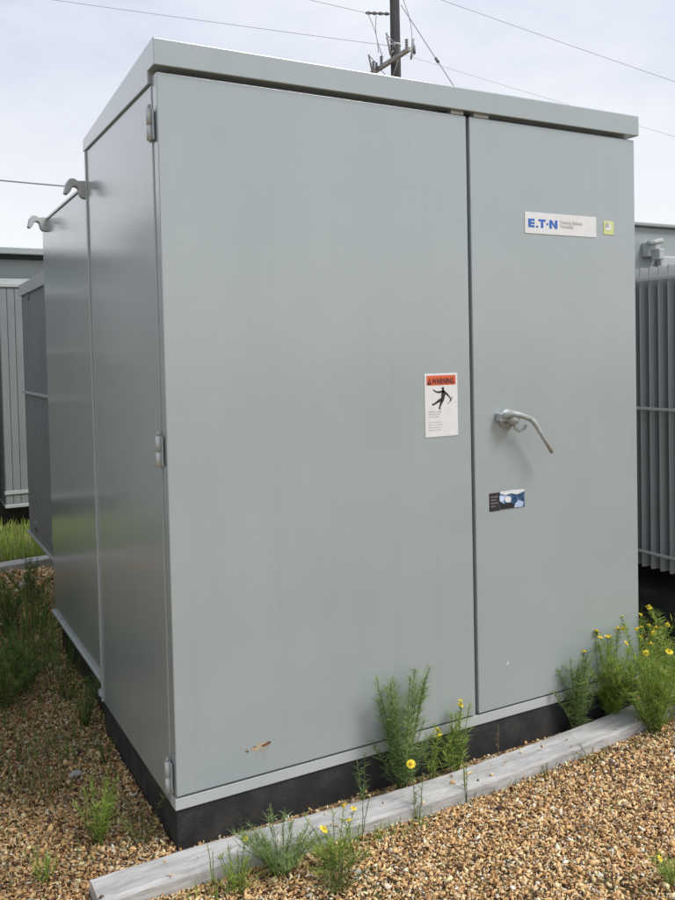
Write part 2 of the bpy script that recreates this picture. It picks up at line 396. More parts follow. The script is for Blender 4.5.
# rust chip near the foot
p = MB()
def blob(cx, cz, rx, rz, m_, y_, seed, n=14, tilt=0.):
    rr = random.Random(seed); pts = []
    for k in range(n):
        a_ = 2 * math.pi * k / n; q = rr.uniform(.6, 1.15); xx, zz = rx * q * math.cos(a_), rz * q * math.sin(a_)
        pts.append((cx + xx * math.cos(tilt) - zz * math.sin(tilt), cz + xx * math.sin(tilt) + zz * math.cos(tilt)))
    p.flat(pts, m_, y_)
blob(.246, .238, .028, .0075, M['primer'], -.0005, 1, 26, .25); blob(.268, .239, .016, .0046, M['rust'], -.0009, 5, 22, .2); blob(.210, .232, .006, .003, M['rust'], -.0006, 3)
blob(.258, .224, .011, .006, M['stain'], -.0003, 8, 22); blob(.232, .240, .004, .0025, M['rust'], -.0009, 9)
for k in range(16): blob(.245 + random.gauss(0, .03), .236 + random.gauss(0, .010), random.uniform(.0008, .002), random.uniform(.0008, .0015), M['rust'], -.0006 - k * .00001, 20 + k, 7)
for k, (xx, L_) in enumerate(((.262, .040), (.271, .026), (.240, .030))): p.flat([(xx - .0012, .234), (xx + .0014, .234), (xx + .0006, .234 - L_), (xx - .0003, .234 - L_)], M['stain'], -.00025 - k * .00002)
p.build('rust_patch', dl)

# rear flange of the compartment and the joint to the tank
m = MB()
m.box(-.0045, .0, D - .012, D + .004, .116, 2.094, M['trim'], .001); m.build('corner_flange', root)
m = MB(); m.box(W, W + .0045, D - .012, D + .004, .116, 2.094, M['trim'], .001); m.build('corner_flange', root)
m = MB(); m.box(.03, W - .03, D + .0005, D + .026, .19, 1.98, M['rubber']); m.build('tank_gasket', root)
# oil tank behind the compartment
m = MB(); m.box(.010, W - .010, D + .022, 1.93, .186, 1.985, M['paint'], .005); m.build('tank', root)
m = MB(); m.box(.006, W - .006, D + .020, 1.935, 1.9855, 1.998, M['paint'], .003); m.build('tank_cover', root)
m = MB(); m.box(-.003, W + .003, D + .008, 1.945, .175, .1855, M['trim'], .002); m.build('tank_flange', root)
m = MB(); m.box(.035, W - .035, D + .01, 1.90, -.05, .1745, M['black'], .004); m.build('tank_base', root)
m = MB(); m.box(-.010, .03, D + .002, D + .030, .130, .152, M['trim'], .002); m.build('ground_pad', root)
def lug(y, z, dx=0):
    q = MB()
    prof = [(.014, -.034), (-.012, -.030), (-.020, -.018), (-.024, .004), (-.036, .010), (-.046, .004), (-.053, -.012), (-.062, -.022), (-.074, -.018),
            (-.070, .000), (-.066, .018), (-.055, .034), (-.040, .036), (-.026, .028), (-.004, .030), (.014, .026)]
    q.prism([(a_, z + b_) for a_, b_ in prof], y - .018, y + .018, M['trim'], 'y', .0025, 1)
    return q.build('lifting_lug', root)
lug(.925, 1.965); lug(1.80, 1.965)
for yy in (.925, 1.80):
    q = MB(); prof = [(-.014, -.034), (.012, -.030), (.024, .004), (.036, .010), (.053, -.012), (.074, -.018), (.066, .018), (.055, .034), (.026, .028), (-.014, .026)]
    q.prism([(W + a_, 1.965 + b_) for a_, b_ in prof], yy - .014, yy + .014, M['trim'], 'y', .002, 1); q.build('lifting_lug', root)

# radiator fins as shared geometry: a pressed panel with rounded edges and swages
def fin_mesh(length, height, thick, m_, along='y'):
    q = MB(); tmp = bmesh.new()
    ny, prof = 0, []
    n = max(3, int(length / .07))
    for i in range(n * 4 + 1):
        s_ = i / (n * 4); prof.append((s_ * length, thick * (.35 + .75 * abs(math.sin(math.pi * n * s_)))))
    pts = [(a_, b_) for a_, b_ in prof] + [(a_, -b_) for a_, b_ in prof[::-1]]
    if along == 'y': poly_ = [(b_, a_) for a_, b_ in pts]
    else: poly_ = pts
    q.prism(poly_, 0, height, m_, 'z')
    o = q.build('fin'); me = o.data; bpy.data.objects.remove(o); return me

def radiator(parent, x, y, z0, z1, count, step, depth, stack='x', fin_mat=None, rail_zs=(), rail_mat=None, rail_side=-1):
    """count panels stacked along one axis; depth runs along the other"""
    fm = fin_mat or M['paint_fin']; rm = rail_mat or M['trim']
    L = (count - 1) * step
    rad = empty('radiator'); rad.parent = parent
    for zz in (z0 + .07, z1 - .07):
        for fr in ((.25, .75) if depth > .8 else (.5,)):
            hd = MB()
            if stack == 'x': hd.tube([(x - .012, y + depth * fr, zz), (x + L + .012, y + depth * fr, zz)], .035, fm, 12)
            else: hd.tube([(x + depth * fr, y - .012, zz), (x + depth * fr, y + L + .012, zz)], .035, fm, 12)
            hd.build('header_pipe', rad)
    me = fin_mesh(depth, z1 - z0, .010, fm, 'y' if stack == 'x' else 'x')
    for i in range(count):
        f = bpy.data.objects.new('fin', me); COL.objects.link(f); f.parent = rad
        f.location = (x + i * step, y, z0) if stack == 'x' else (x, y + i * step, z0)
    for zz, hh in rail_zs:
        q = MB()
        if stack == 'x':
            q.box(x - .022, x - .011, y - .004, y + depth + .004, zz, zz + hh, rm, .001)
            q.box(x - .011, x + L + .012, y - .016, y - .004, zz, zz + hh, rm, .001)
        else:
            q.box(x - .018, x - .006, y - .02, y + L + .02, zz, zz + hh, rm, .002)
        q.build('rail', rad)
    return rad
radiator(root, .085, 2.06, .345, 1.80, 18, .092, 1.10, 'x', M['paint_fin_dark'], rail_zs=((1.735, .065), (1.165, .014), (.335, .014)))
for zz in (.45, 1.65):
    for xx in (.3, .9, 1.5): m = MB(); m.tube([(xx, 1.93, zz), (xx, 2.12, zz)], .045, M['paint_fin'], 14); m.build('radiator_pipe', root)

# ------------------------------------------------------------------ neighbouring units
def tank_top_fittings(par, x, y, z):
    q = MB(); q.tube([(x, y, z), (x, y, z + .012)], .14, M['trim'], 28)
    for k in range(12):
        a_ = k * math.pi / 6; q.tube([(x + .12 * math.cos(a_), y + .12 * math.sin(a_), z + .012), (x + .12 * math.cos(a_), y + .12 * math.sin(a_), z + .024)], .009, M['steel'], 6)
    q.build('hand_hole_cover', par)

# left, across the gravel: fins face us, roof plate over the tank
nb = tag(empty('transformer', (0, 5.2, 0)), 'pale grey transformer with flat roof and close radiator fins at far left', 'transformer')
m = MB(); m.box(-1.30, 1.35, .52, 1.9, .17, 2.235, M['paint_far'], .005); m.build('tank', nb)
m = MB(); m.box(-1.36, 1.41, .40, 1.96, 2.236, 2.262, M['dark'], .002); m.build('roof_gasket', nb)
m = MB(); m.box(-1.40, 1.45, .34, 2.0, 2.263, 2.315, M['paint_far'], .004); m.build('roof', nb)
m = MB(); m.box(-1.20, 1.25, .16, 1.8, -.05, .1695, M['black'], .004); m.build('base', nb)
q = MB()
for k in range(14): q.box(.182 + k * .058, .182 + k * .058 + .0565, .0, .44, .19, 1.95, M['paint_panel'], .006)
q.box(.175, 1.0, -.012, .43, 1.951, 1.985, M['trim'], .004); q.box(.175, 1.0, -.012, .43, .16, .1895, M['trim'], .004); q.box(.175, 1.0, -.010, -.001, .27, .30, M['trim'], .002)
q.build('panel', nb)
radiator(nb, -1.05, .02, .19, 1.95, 24, .045, .42, 'x', M['paint_far'], ((1.42, .02), (1.02, .02), (1.90, .03), (.20, .03)), M['trim'])
for xx in (.3, .9, -.9, -.3):
    m = MB(); m.tube([(xx, .1, 1.86), (xx, .52, 1.86)], .04, M['paint_far'], 12); m.build('radiator_pipe', nb)
q = MB(); q.box(.16, .60, .44, .52, 1.995, 2.06, M['trim'], .004); q.build('cover_flange', nb)

# right, beside the main unit: fins turned towards it
rb = tag(empty('transformer', (2.4, 0, 0)), 'grey transformer with dark vertical radiator fins at right edge of photo', 'transformer')
m = MB(); m.box(.05, 1.8, 1.15, 2.7, .22, 2.03, M['paint_far'], .005); m.build('tank', rb)
m = MB(); m.box(.02, 1.83, 1.12, 2.73, 2.0315, 2.050, M['paint_far'], .004); m.build('tank_cover', rb)
m = MB(); m.box(.05, 1.7, -.35, 2.6, -.05, .2195, M['black'], .004); m.build('base', rb)
for xx in (.01, .50, .99):
    radiator(rb, xx, -.30, .335, 1.725, 25, .0545, .40, 'y', None, ((1.660, .016), (1.070, .014), (.405, .012)) if xx < .1 else (), M['trim'])
    for zz in (.42, 1.64): m = MB(); m.tube([(xx + .2, 1.02, zz), (xx + .2, 1.16, zz)], .045, M['paint_far'], 12); m.build('radiator_pipe', rb)
for xx in (.70, 1.5):
    q = MB()
    q.box(xx - .05, xx + .05, 1.10, 1.15, 1.86, 1.94, M['trim'], .006); q.box(xx - .02, xx + .02, 1.05, 1.11, 1.84, 1.90, M['trim'], .006)
    q.tube([(xx - .08, 1.07, 1.925), (xx + .02, 1.07, 1.945)], .016, M['steel'], 10); q.box(xx + .06, xx + .22, 1.11, 1.15, 1.80, 1.87, M['trim'], .01)
    q.build('lifting_lug', rb)
tank_top_fittings(rb, 1.2, 1.9, 2.0505)

# left, out of frame: unit added to shade and mirror in the cabinet side
lb = tag(empty('transformer', (-1.02, 0, 0)), 'unseen grey transformer added left of frame to darken and mirror in the cabinet side', 'transformer')
m = MB(); m.box(-1.7, -.05, .75, 4.6, .18, 2.28, M['paint_far'], .005); m.build('tank', lb)
m = MB(); m.box(-1.75, .0, .70, 4.65, 2.2815, 2.33, M['paint_far'], .004); m.build('tank_cover', lb)
m = MB(); m.box(-1.6, -.12, .85, 4.5, -.05, .1795, M['black'], .004); m.build('base', lb)

# ------------------------------------------------------------------ edging strips
def edging(name, pts, wid, h, label, taper_end=False):
    """swept trapezoid section with a slightly worn edge, many short spans"""
    P = []
    n = 14
    for i in range(len(pts) - 1):
        p0 = pts[max(i - 1, 0)]; p1 = pts[i]; p2 = pts[i + 1]; p3 = pts[min(i + 2, len(pts) - 1)]
        for k in range(n):
            t_ = k / n
            P.append(tuple(.5 * ((2 * p1[j]) + (-p0[j] + p2[j]) * t_ + (2 * p0[j] - 5 * p1[j] + 4 * p2[j] - p3[j]) * t_ ** 2 + (-p0[j] + 3 * p1[j] - 3 * p2[j] + p3[j]) * t_ ** 3) for j in range(2)))
    P.append(tuple(pts[-1])); bm = bmesh.new(); rings = []; rr = random.Random(4)
    sec = [(-.5, -.03), (-.5, h * .86), (-.47, h * .97), (-.42, h), (-.2, h), (.05, h), (.3, h), (.42, h), (.47, h * .96), (.5, h * .85), (.5, -.03)]
    for i, q in enumerate(P):
        a_ = Vector(P[max(i - 1, 0)]); b_ = Vector(P[min(i + 1, len(P) - 1)]); d = (b_ - a_).normalized(); nn = Vector((-d.y, d.x))
        rings.append([bm.verts.new((q[0] + nn.x * s_ * wid + rr.uniform(-.0008, .0008), q[1] + nn.y * s_ * wid + rr.uniform(-.0008, .0008), z_ + (rr.uniform(-.0009, .0006) if z_ > 0 else 0))) for s_, z_ in sec])
    for i in range(len(rings) - 1):
        for k in range(len(sec) - 1): bm.faces.new((rings[i][k], rings[i + 1][k], rings[i + 1][k + 1], rings[i][k + 1]))
    bm.faces.new(rings[0]); bm.faces.new(rings[-1][::-1]); bmesh.ops.recalc_face_normals(bm, faces=bm.faces)
    me = bpy.data.meshes.new(name); bm.to_mesh(me); bm.free(); me.materials.append(M['concrete'])
    o = bpy.data.objects.new(name, me); COL.objects.link(o); tag(o, label, 'edging')
    return P
EDG = edging('concrete_edging', [(-.245, -.122), (.05, -.119), (.35, -.136), (.64, -.148), (.92, -.143), (1.27, -.122), (1.57, -.094), (1.84, -.056), (2.06, -.010)], .112, .046,
             'weathered grey curved edging strip in the gravel before the cabinet doors')
edging('concrete_edging', [(-.80, 3.52), (-.5, 3.57), (-.05, 3.66), (.3, 3.72), (1.0, 3.78), (2.2, 3.8)], .12, .05, 'short pale edging strip before the green grass at far left')

# ------------------------------------------------------------------ ground
m = MB(); gp = 700
gb = bmesh.new(); gv = [gb.verts.new(v_) for v_ in ((-gp, -gp, 0), (gp, -gp, 0), (gp, gp, 0), (-gp, gp, 0))]; gb.faces.new(gv)
me = bpy.data.meshes.new('ground'); gb.to_mesh(me); gb.free(); me.materials.append(M['ground'])
go = bpy.data.objects.new('ground', me); COL.objects.link(go); tag(go, 'brown ground under the gravel', 'ground', kind='structure')

rng = np.random.default_rng(5)
def inside_edge(x, y):
    ex = np.array([q[0] for q in EDG]); ey = np.array([q[1] for q in EDG])
    c = np.interp(x, ex, ey); return (np.abs(y - c) < .058) & (x > ex[0] - .005) & (x < ex[-1])
def chips(regions):
    XS, YS, SZ = [], [], []
    for x0, x1, y0, y1, dens, size in regions:
        n_ = int((x1 - x0) * (y1 - y0) * dens)
        XS.append(rng.uniform(x0, x1, n_)); YS.append(rng.uniform(y0, y1, n_)); SZ.append(size * np.exp(rng.normal(0, .33, n_)))
    x = np.concatenate(XS); y = np.concatenate(YS); s_ = np.concatenate(SZ)
    keep = ~((x > .0) & (x < W + 0.0) & (y > .006) & (y < D)) & (~inside_edge(x, y) | (rng.uniform(size=len(x)) < .006)) & ~((x > .1) & (x < W - .1) & (y > D - .1) & (y < 1.86))
    # grassy/earthy patches show fewer chips
    ph = np.sin(x * 7.3 + 1.3) * np.sin(y * 6.1 + .4) + .6 * np.sin(x * 17 + y * 11)
    keep &= rng.uniform(size=len(x)) > np.clip((ph - .55) * .55, 0, .5)
    gap = (x > -.02) & (x < 1.8) & (y > -.10) & (y < .012)
    keep &= ~gap | (rng.uniform(size=len(x)) < .10)
    x, y, s_ = x[keep], y[keep], s_[keep]; n_ = len(x)
    base = np.array([(a_, b_, c_) for a_ in (-1, 1) for b_ in (-1, 1) for c_ in (-1, 1)], float)
    quads = np.array([(0, 1, 3, 2), (4, 6, 7, 5), (0, 4, 5, 1), (2, 3, 7, 6), (0, 2, 6, 4), (1, 5, 7, 3)])
    v_ = base[None] * (1 + rng.uniform(-.62, .25, (n_, 8, 3)))
    dims = np.stack([s_ * rng.uniform(.75, 1.5, n_), s_ * rng.uniform(.45, .9, n_), s_ * rng.uniform(.14, .42, n_)], 1) / 2
    v_ = v_ * dims[:, None, :]
    q = rng.normal(size=(n_, 4)) * np.array([1.3, .5, .5, 1.3]); q /= np.linalg.norm(q, axis=1)[:, None]
    w_, a_, b_, c_ = q.T
    Rm = np.stack([1 - 2 * (b_ * b_ + c_ * c_), 2 * (a_ * b_ - c_ * w_), 2 * (a_ * c_ + b_ * w_), 2 * (a_ * b_ + c_ * w_), 1 - 2 * (a_ * a_ + c_ * c_), 2 * (b_ * c_ - a_ * w_), 2 * (a_ * c_ - b_ * w_), 2 * (b_ * c_ + a_ * w_), 1 - 2 * (a_ * a_ + b_ * b_)], 1).reshape(n_, 3, 3)
    v_ = np.einsum('nij,nkj->nki', Rm, v_)
    z = np.abs(rng.normal(0, .0045, n_)) + .0015 + .004 * (np.sin(x * 9) * np.sin(y * 12) + 1) * .5
    z = z + np.where(inside_edge(x, y), .044, 0)
    v_ += np.stack([x, y, z], 1)[:, None, :]
    pal = np.array([(.63, .42, .210), (.55, .345, .155), (.72, .55, .325), (.38, .215, .095), (.19, .10, .05), (.74, .66, .53), (.42, .36, .28), (.085, .05, .035)])
    ci = rng.choice(len(pal), n_, p=[.23, .21, .15, .15, .11, .05, .04, .06]); col = np.minimum(pal[ci] * rng.uniform(1.0, 1.5, (n_, 1)), .86)
    # left of the cabinet its shade is put into the chip colour, slightly browner
    left_shade = np.clip(-x * 3.0 + .3, 0, 1) * (y > -.05)
    col *= (1 - np.array([.34, .36, .38])[None] * left_shade[:, None])
    me = bpy.data.meshes.new('gravel'); me.vertices.add(n_ * 8); me.vertices.foreach_set('co', v_.reshape(-1))
    F = (quads[None] + (np.arange(n_) * 8)[:, None, None]).reshape(-1)
    me.loops.add(len(F)); me.loops.foreach_set('vertex_index', F.astype(np.int32))
    me.polygons.add(n_ * 6); me.polygons.foreach_set('loop_start', np.arange(0, len(F), 4, dtype=np.int32)); me.polygons.foreach_set('loop_total', np.full(n_ * 6, 4, dtype=np.int32))
    me.update(calc_edges=True)
    at = me.attributes.new('tint', 'FLOAT_COLOR', 'POINT'); at.data.foreach_set('color', np.concatenate([np.repeat(col, 8, 0), np.ones((n_ * 8, 1))], 1).reshape(-1))
    me.materials.append(M['chip']); o = bpy.data.objects.new('gravel', me); COL.objects.link(o); tag(o, 'tan and brown gravel chips spread round the transformers', 'gravel', kind='stuff')
    print('chips', n_)
chips([(-.75, 2.6, -1.05, .02, 34000, .0078), (-.95, .14, .02, 1.6, 24000, .0088), (-1.1, .5, 1.6, 3.6, 6500, .016), (1.76, 3.0, .02, 2.6, 5000, .016),
       (-2.4, -.95, -1.6, 3.6, 2500, .02), (-.95, -.7, -1.05, .02, 8000, .014), (-2.4, 3.2, -2.4, -1.05, 2500, .02), (2.6, 4.2, -1.6, .4, 2500, .02)])

# ------------------------------------------------------------------ weeds
class Veg:
    def __init__(s): s.v = []; s.f = []; s.c = []
    def blade(s, p, d, L, wd, droop, col, seg=2, tw=None):
        p = Vector(p); d = Vector(d).normalized()
        side = d.cross(Vector((0, 0, 1)))
        if side.length < .05: side = Vector((1, 0, 0))
        side.normalize()
        if tw is not None: side = (Matrix.Rotation(tw, 3, d) @ side)
        base = len(s.v); cur = p.copy(); dd = d.copy()
        for i in range(seg):
            ww = wd * (1 - .35 * i / seg) / 2
            s.v += [tuple(cur - side * ww), tuple(cur + side * ww)]
            cur = cur + dd * (L / seg); dd = (dd + Vector((0, 0, -droop / seg))).normalized()
        s.v.append(tuple(cur)); n = seg * 2
        for i in range(seg - 1): a_ = base + 2 * i; s.f.append((a_, a_ + 1, a_ + 3, a_ + 2))
        s.f.append((base + n - 2, base + n - 1, base + n)); s.c += [col] * (n + 1)
    def stem(s, pts, r0, r1, col):
        base = len(s.v); n = len(pts)
        for i, p in enumerate(pts):
            rr = r0 + (r1 - r0) * i / (n - 1)
            for k in range(3): s.v.append((p[0] + rr * math.cos(k * 2.094), p[1] + rr * math.sin(k * 2.094), p[2])); s.c.append(col)
        for i in range(n - 1):
            for k in range(3): s.f.append((base + 3 * i + k, base + 3 * i + (k + 1) % 3, base + 3 * i + 3 + (k + 1) % 3, base + 3 * i + 3 + k))
    def build(s, name, parent=None, loc=None):
        me = bpy.data.meshes.new(name); me.from_pydata(s.v, [], s.f)
        at = me.attributes.new('tint', 'FLOAT_COLOR', 'POINT'); at.data.foreach_set('color', [q for c in s.c for q in (*c, 1)])
        me.materials.append(M['leaf']); o = bpy.data.objects.new(name, me); COL.objects.link(o)
        if parent: o.parent = parent
        if loc: o.location = loc
        return o
GREENS = {'feather': ((.17, .25, .085), (.24, .33, .12), (.22, .28, .14)), 'bright': ((.18, .27, .05), (.27, .37, .075), (.35, .39, .11)),
          'dark': ((.10, .17, .045), (.15, .23, .055), (.19, .20, .08)), 'olive': ((.13, .17, .05), (.20, .22, .08), (.28, .25, .12)), 'dry': ((.30, .24, .12), (.38, .32, .18), (.24, .18, .09))}
fl = MB(); fl.tube([(0, 0, -.004), (0, 0, .001), (0, 0, .005), (0, 0, .008)], [.004, .0065, .0055, .002], M['disc'], 10)
for k in range(9):
    a_ = k * 2 * math.pi / 9; ca, sa = math.cos(a_), math.sin(a_)
    vs = [fl.bm.verts.new(q) for q in ((ca * .005 - sa * .002, sa * .005 + ca * .002, 0), (ca * .005 + sa * .002, sa * .005 - ca * .002, 0), (ca * .0145 + sa * .0045, sa * .0145 - ca * .0045, -.001), (ca * .0165, sa * .0165, -.004), (ca * .0145 - sa * .0045, sa * .0145 + ca * .0045, -.001))]
    fc = fl.bm.faces.new(vs); fc.material_index = fl.mi(M['petal'])
_f = fl.build('flower'); FLOWER = _f.data; bpy.data.objects.remove(_f)

def weed(x, y, h_, spread, nst, pal, label, flowers=0, leafL=.030, dens=70, seed=0, lean=(0, 0), z=0., lw=.0022, group='weeds growing round the cabinet', up=.75, bush=0):
    rr = random.Random(seed * 7 + 3); P = GREENS[pal]
    root_ = tag(empty('weed', (x, y, z)), label, 'weed', group)
    st_, lf = Veg(), Veg(); tips = []
    for k in range(nst):
        a_ = rr.uniform(0, 6.283); rd = spread * 1.45 * math.sqrt(rr.random()); H_ = h_ * rr.uniform(.45, 1.0) if k else h_
        b0 = Vector((math.cos(a_) * .012 * rr.random(), math.sin(a_) * .012 * rr.random(), -.005))
        tip = Vector((math.cos(a_) * rd + lean[0], math.sin(a_) * rd + lean[1], H_))
        mid = (b0 + tip) / 2 + Vector((math.cos(a_) * rd * -.10, math.sin(a_) * rd * -.10, H_ * .06))
        pts = []
        for i in range(9):
            t_ = i / 8; pts.append((1 - t_) ** 2 * b0 + 2 * t_ * (1 - t_) * mid + t_ * t_ * tip + Vector((rr.uniform(-1, 1), rr.uniform(-1, 1), 0)) * .0015)
        st_.stem(pts, .0017, .0008, P[0] if pal != 'dry' else P[0])
        tips.append(pts[-1])
        nl = int(dens * .80 * H_ / .25)
        for j in range(nl):
            t_ = rr.uniform(.04, 1.0) ** .62; i = min(int(t_ * 8), 7); q = pts[i].lerp(pts[i + 1], t_ * 8 - i)
            b_ = rr.uniform(0, 6.283); el = rr.uniform(.25, 1.1) * up
            d = Vector((math.cos(b_), math.sin(b_), math.tan(el)))
            c = P[rr.choice((0, 0, 1, 1, 2))]; f_ = rr.uniform(.95, 1.6); c = tuple(v_ * f_ for v_ in c)
            lf.blade(q, d, leafL * rr.uniform(.5, 1.5) * (1.05 - .5 * t_), lw * .78 * rr.uniform(.7, 1.2), rr.uniform(.1, .7), c, 2, rr.uniform(-1, 1))
        for j in range(bush):                                   # side twigs with their own leaves
            t_ = rr.uniform(.25, .9); i = min(int(t_ * 8), 7); q = pts[i].lerp(pts[i + 1], t_ * 8 - i); b_ = rr.uniform(0, 6.283)
            e = q + Vector((math.cos(b_) * h_ * .13, math.sin(b_) * h_ * .13, h_ * rr.uniform(.12, .24)))
            st_.stem([q, (q + e) / 2 + Vector((0, 0, -.004)), e], .0009, .0005, P[1])
            for l_ in range(14):
                s_ = rr.random(); c = P[rr.choice((0, 1, 1, 2))]; f_ = rr.uniform(.95, 1.55)
                lf.blade(q.lerp(e, s_), Vector((rr.uniform(-1, 1), rr.uniform(-1, 1), rr.uniform(.3, 1.4))), leafL * rr.uniform(.4, .9), lw * .9, rr.uniform(.1, .6), tuple(v_ * f_ for v_ in c), 2)
            tips.append(e)
    st_.build('stem', root_); lf.build('foliage', root_)
    tips.sort(key=lambda q: -q.z)
    for k in range(min(flowers, len(tips))):
        f = bpy.data.objects.new('flower', FLOWER); COL.objects.link(f); f.parent = root_
        s_ = rr.uniform(.50, .85); f.scale = (s_, s_, s_); f.location = tips[k] + Vector((0, 0, .004)); f.rotation_euler = (rr.uniform(.1, .9), rr.uniform(-.4, .4), rr.uniform(0, 6))
    return root_
def tuft(x, y, h_, spread, n, pal, label, seed=0, wd=.004, group='grass tufts in the gravel', name='grass_tuft', droop=.5, kind=None, area=None):
    rr = random.Random(seed * 13 + 1); P = GREENS[pal]; g = Veg()
    for k in range(n):
        a_ = rr.uniform(0, 6.283); rad_ = spread * math.sqrt(rr.random()) * .5
        if area: px_, py_ = rr.uniform(-area[0], area[0]), rr.uniform(-area[1], area[1])
        else: px_, py_ = rad_ * math.cos(a_), rad_ * math.sin(a_)
        d = Vector((math.cos(a_) * rr.uniform(.05, .55), math.sin(a_) * rr.uniform(.05, .55), 1)); c = P[rr.choice((0, 0, 1, 1, 2))]; f_ = rr.uniform(.85, 1.55)
        if rr.random() < .1: c = GREENS['dry'][1]
        g.blade((px_, py_, -.003), d, h_ * rr.uniform(.45, 1.05), wd * rr.uniform(.6, 1.1), rr.uniform(.1, 1) * droop, tuple(v_ * f_ for v_ in c), 4, rr.uniform(-.8, .8))
    o = g.build(name, loc=(x, y, 0)); tag(o, label, 'grass', group, kind); return o

# between the base and the edging, left to right
weed(.560, -.045, .15, .035, 3, 'feather', 'slim sparse green weed left of the tall feathery weed, behind the edging', 0, .030, 80, 1)
weed(.690, -.048, .385, .075, 28, 'feather', 'tall feathery green weed reaching up over the left door', 0, .046, 135, 2, up=.9, lean=(.01, 0), lw=.0025)
weed(.800, -.050, .20, .050, 6, 'bright', 'green weed with yellow flowers just right of the tall feathery weed', 3, .032, 110, 3)
weed(.900, -.045, .235, .050, 14, 'bright', 'bushy bright weed under the gap between the two doors', 2, .034, 140, 4)
weed(1.070, -.05, .14, .02, 2, 'dry', 'dry thin stalk against the black base under the right door', 0, .014, 26, 5)
weed(1.435, -.030, .30, .070, 20, 'feather', 'leafy weed left of a bigger one before the right door', 3, .040, 130, 6, up=.9, lw=.0028, bush=1)
weed(1.600, -.025, .34, .095, 32, 'bright', 'broad leafy weed under the lower right corner of the right door', 4, .044, 135, 7, up=.9, lw=.0028, bush=1)
# in front of the edging
weed(1.655, -.175, .37, .13, 34, 'bright', 'big bushy weed full of yellow flowers at right end of the edging', 11, .044, 130, 8, lw=.0028, bush=2)
weed(1.86, -.14, .40, .13, 32, 'bright', 'tall bushy weed with yellow flowers at the right edge of the photo', 11, .044, 130, 9, lw=.0028, bush=2)
weed(1.90, .10, .33, .10, 14, 'bright', 'yellow flowered weed behind the right end of the edging', 8, .040, 120, 19, lw=.0028, bush=2)
weed(.650, -.205, .155, .025, 4, 'feather', 'small weed standing before the edging under the tall feathery weed', 1, .028, 90, 10)
weed(.830, -.205, .16, .02, 3, 'bright', 'single thin green weed before the edging under the door gap', 0, .022, 60, 11)
weed(.200, -.245, .145, .085, 34, 'feather', 'dense fine green tuft before the edging, left of its middle', 0, .040, 130, 12, up=1.2)
weed(.335, -.300, .13, .080, 26, 'bright', 'green weed with yellow flowers right of the dense fine tuft', 3, .034, 110, 13)
weed(.400, -.275, .115, .030, 4, 'bright', 'small weed topped by one yellow flower before the edging', 1, .026, 80, 14)
weed(.075, -.255, .11, .045, 16, 'bright', 'low bright weed by the left part of the edging at the bottom', 1, .030, 100, 15, up=1.1)
weed(.30, -.385, .10, .060, 20, 'olive', 'low olive weed at the very bottom below the dense fine tuft', 0, .032, 90, 16)
weed(1.035, -.80, .09, .05, 14, 'bright', 'low green weed in the bottom right corner of the photo', 1, .036, 110, 17)
weed(.03, -.205, .13, .012, 2, 'bright', 'thin upright weed over the left end part of the edging', 0, .014, 40, 18)
weed(.455, -.215, .13, .02, 2, 'olive', 'thin pale weed before the edging below the slim weed', 0, .018, 50, 20)
weed(1.32, -.205, .07, .04, 6, 'olive', 'low olive weed before the edging under the right door', 0, .020, 80, 21)
weed(1.13, -.215, .06, .03, 4, 'olive', 'tiny olive weed before the edging right of the dry stalk', 0, .018, 60, 22)
# left of the cabinet
weed(-.175, .16, .18, .050, 20, 'bright', 'bright green fine weed in the gravel left of the cabinet corner', 0, .036, 120, 23, up=1.2)
weed(-.335, .045, .085, .035, 8, 'bright', 'small green weed near the bottom left corner of the photo', 0, .030, 100, 24, up=1.1)
weed(-.075, .10, .135, .050, 8, 'olive', 'olive weed growing close to the base at the cabinet corner', 0, .028, 90, 25)
weed(-.055, .95, .20, .055, 12, 'dark', 'dark green weed leaning on the side under the tank', 0, .036, 110, 26)
weed(-.06, 1.25, .17, .06, 10, 'dark', 'dark low weed behind the one under the tank side', 0, .036, 90, 27)
weed(-.05, .62, .10, .04, 6, 'dark', 'low dark weed by the base of the cabinet side', 0, .028, 80, 28)
k = 0
for (x, y, hh, lab) in [(-.20, 1.45, .26, 'dark tall grass clump nearest on the far left gravel'), (-.14, 1.85, .30, 'dark tall grass clump second back along the tank'),
                   (-.29, 1.30, .24, 'dark grass clump at the left photo edge beside the nearest clump'), (-.05, 2.25, .34, 'dark tall grass clump beside the rear corner of the tank'),
                   (-.16, 2.30, .30, 'dark grass clump at the left photo edge before the far edging'), (-.03, 1.60, .24, 'dark grass clump close to the tank foot'),
                   (.01, 2.75, .26, 'dark grass clump under the radiators of the main transformer'), (-.30, 1.62, .24, 'dark grass clump half cut by the left photo edge')]:
    k += 1
    if k % 2: weed(x, y, hh * .95, .10, 11, 'dark', lab, 0, .05, 120, 40 + k, lw=.0036, bush=2, group='dark clumps along the tank side')
    else: tuft(x, y, hh * .8, .26, 130, 'dark', lab, 40 + k, wd=.005, droop=1.4, group='dark clumps along the tank side')
tuft(-.24, .55, .07, .16, 60, 'olive', 'thin olive grass on gravel beside the cabinet side', 60)
tuft(-.16, .80, .09, .16, 70, 'olive', 'sparse olive grass on gravel before the tank side', 61)
tuft(-.42, .55, .09, .14, 60, 'olive', 'sparse olive grass at the left edge in mid gravel', 62)
tuft(-.12, 1.9, .07, 0, 1500, 'dark', 'low dark ground cover over the far left gravel', 75, wd=.005, group=None, name='ground_cover', kind='stuff', area=(.30, 1.25), droop=1.3)
g_ = tuft(1.15, -.215, .045, 0, 260, 'olive', 'scrappy low green bits along the foot of the edging', 81, wd=.0028, group=None, name='ground_cover', kind='stuff', area=(.75, .022), droop=1.0)
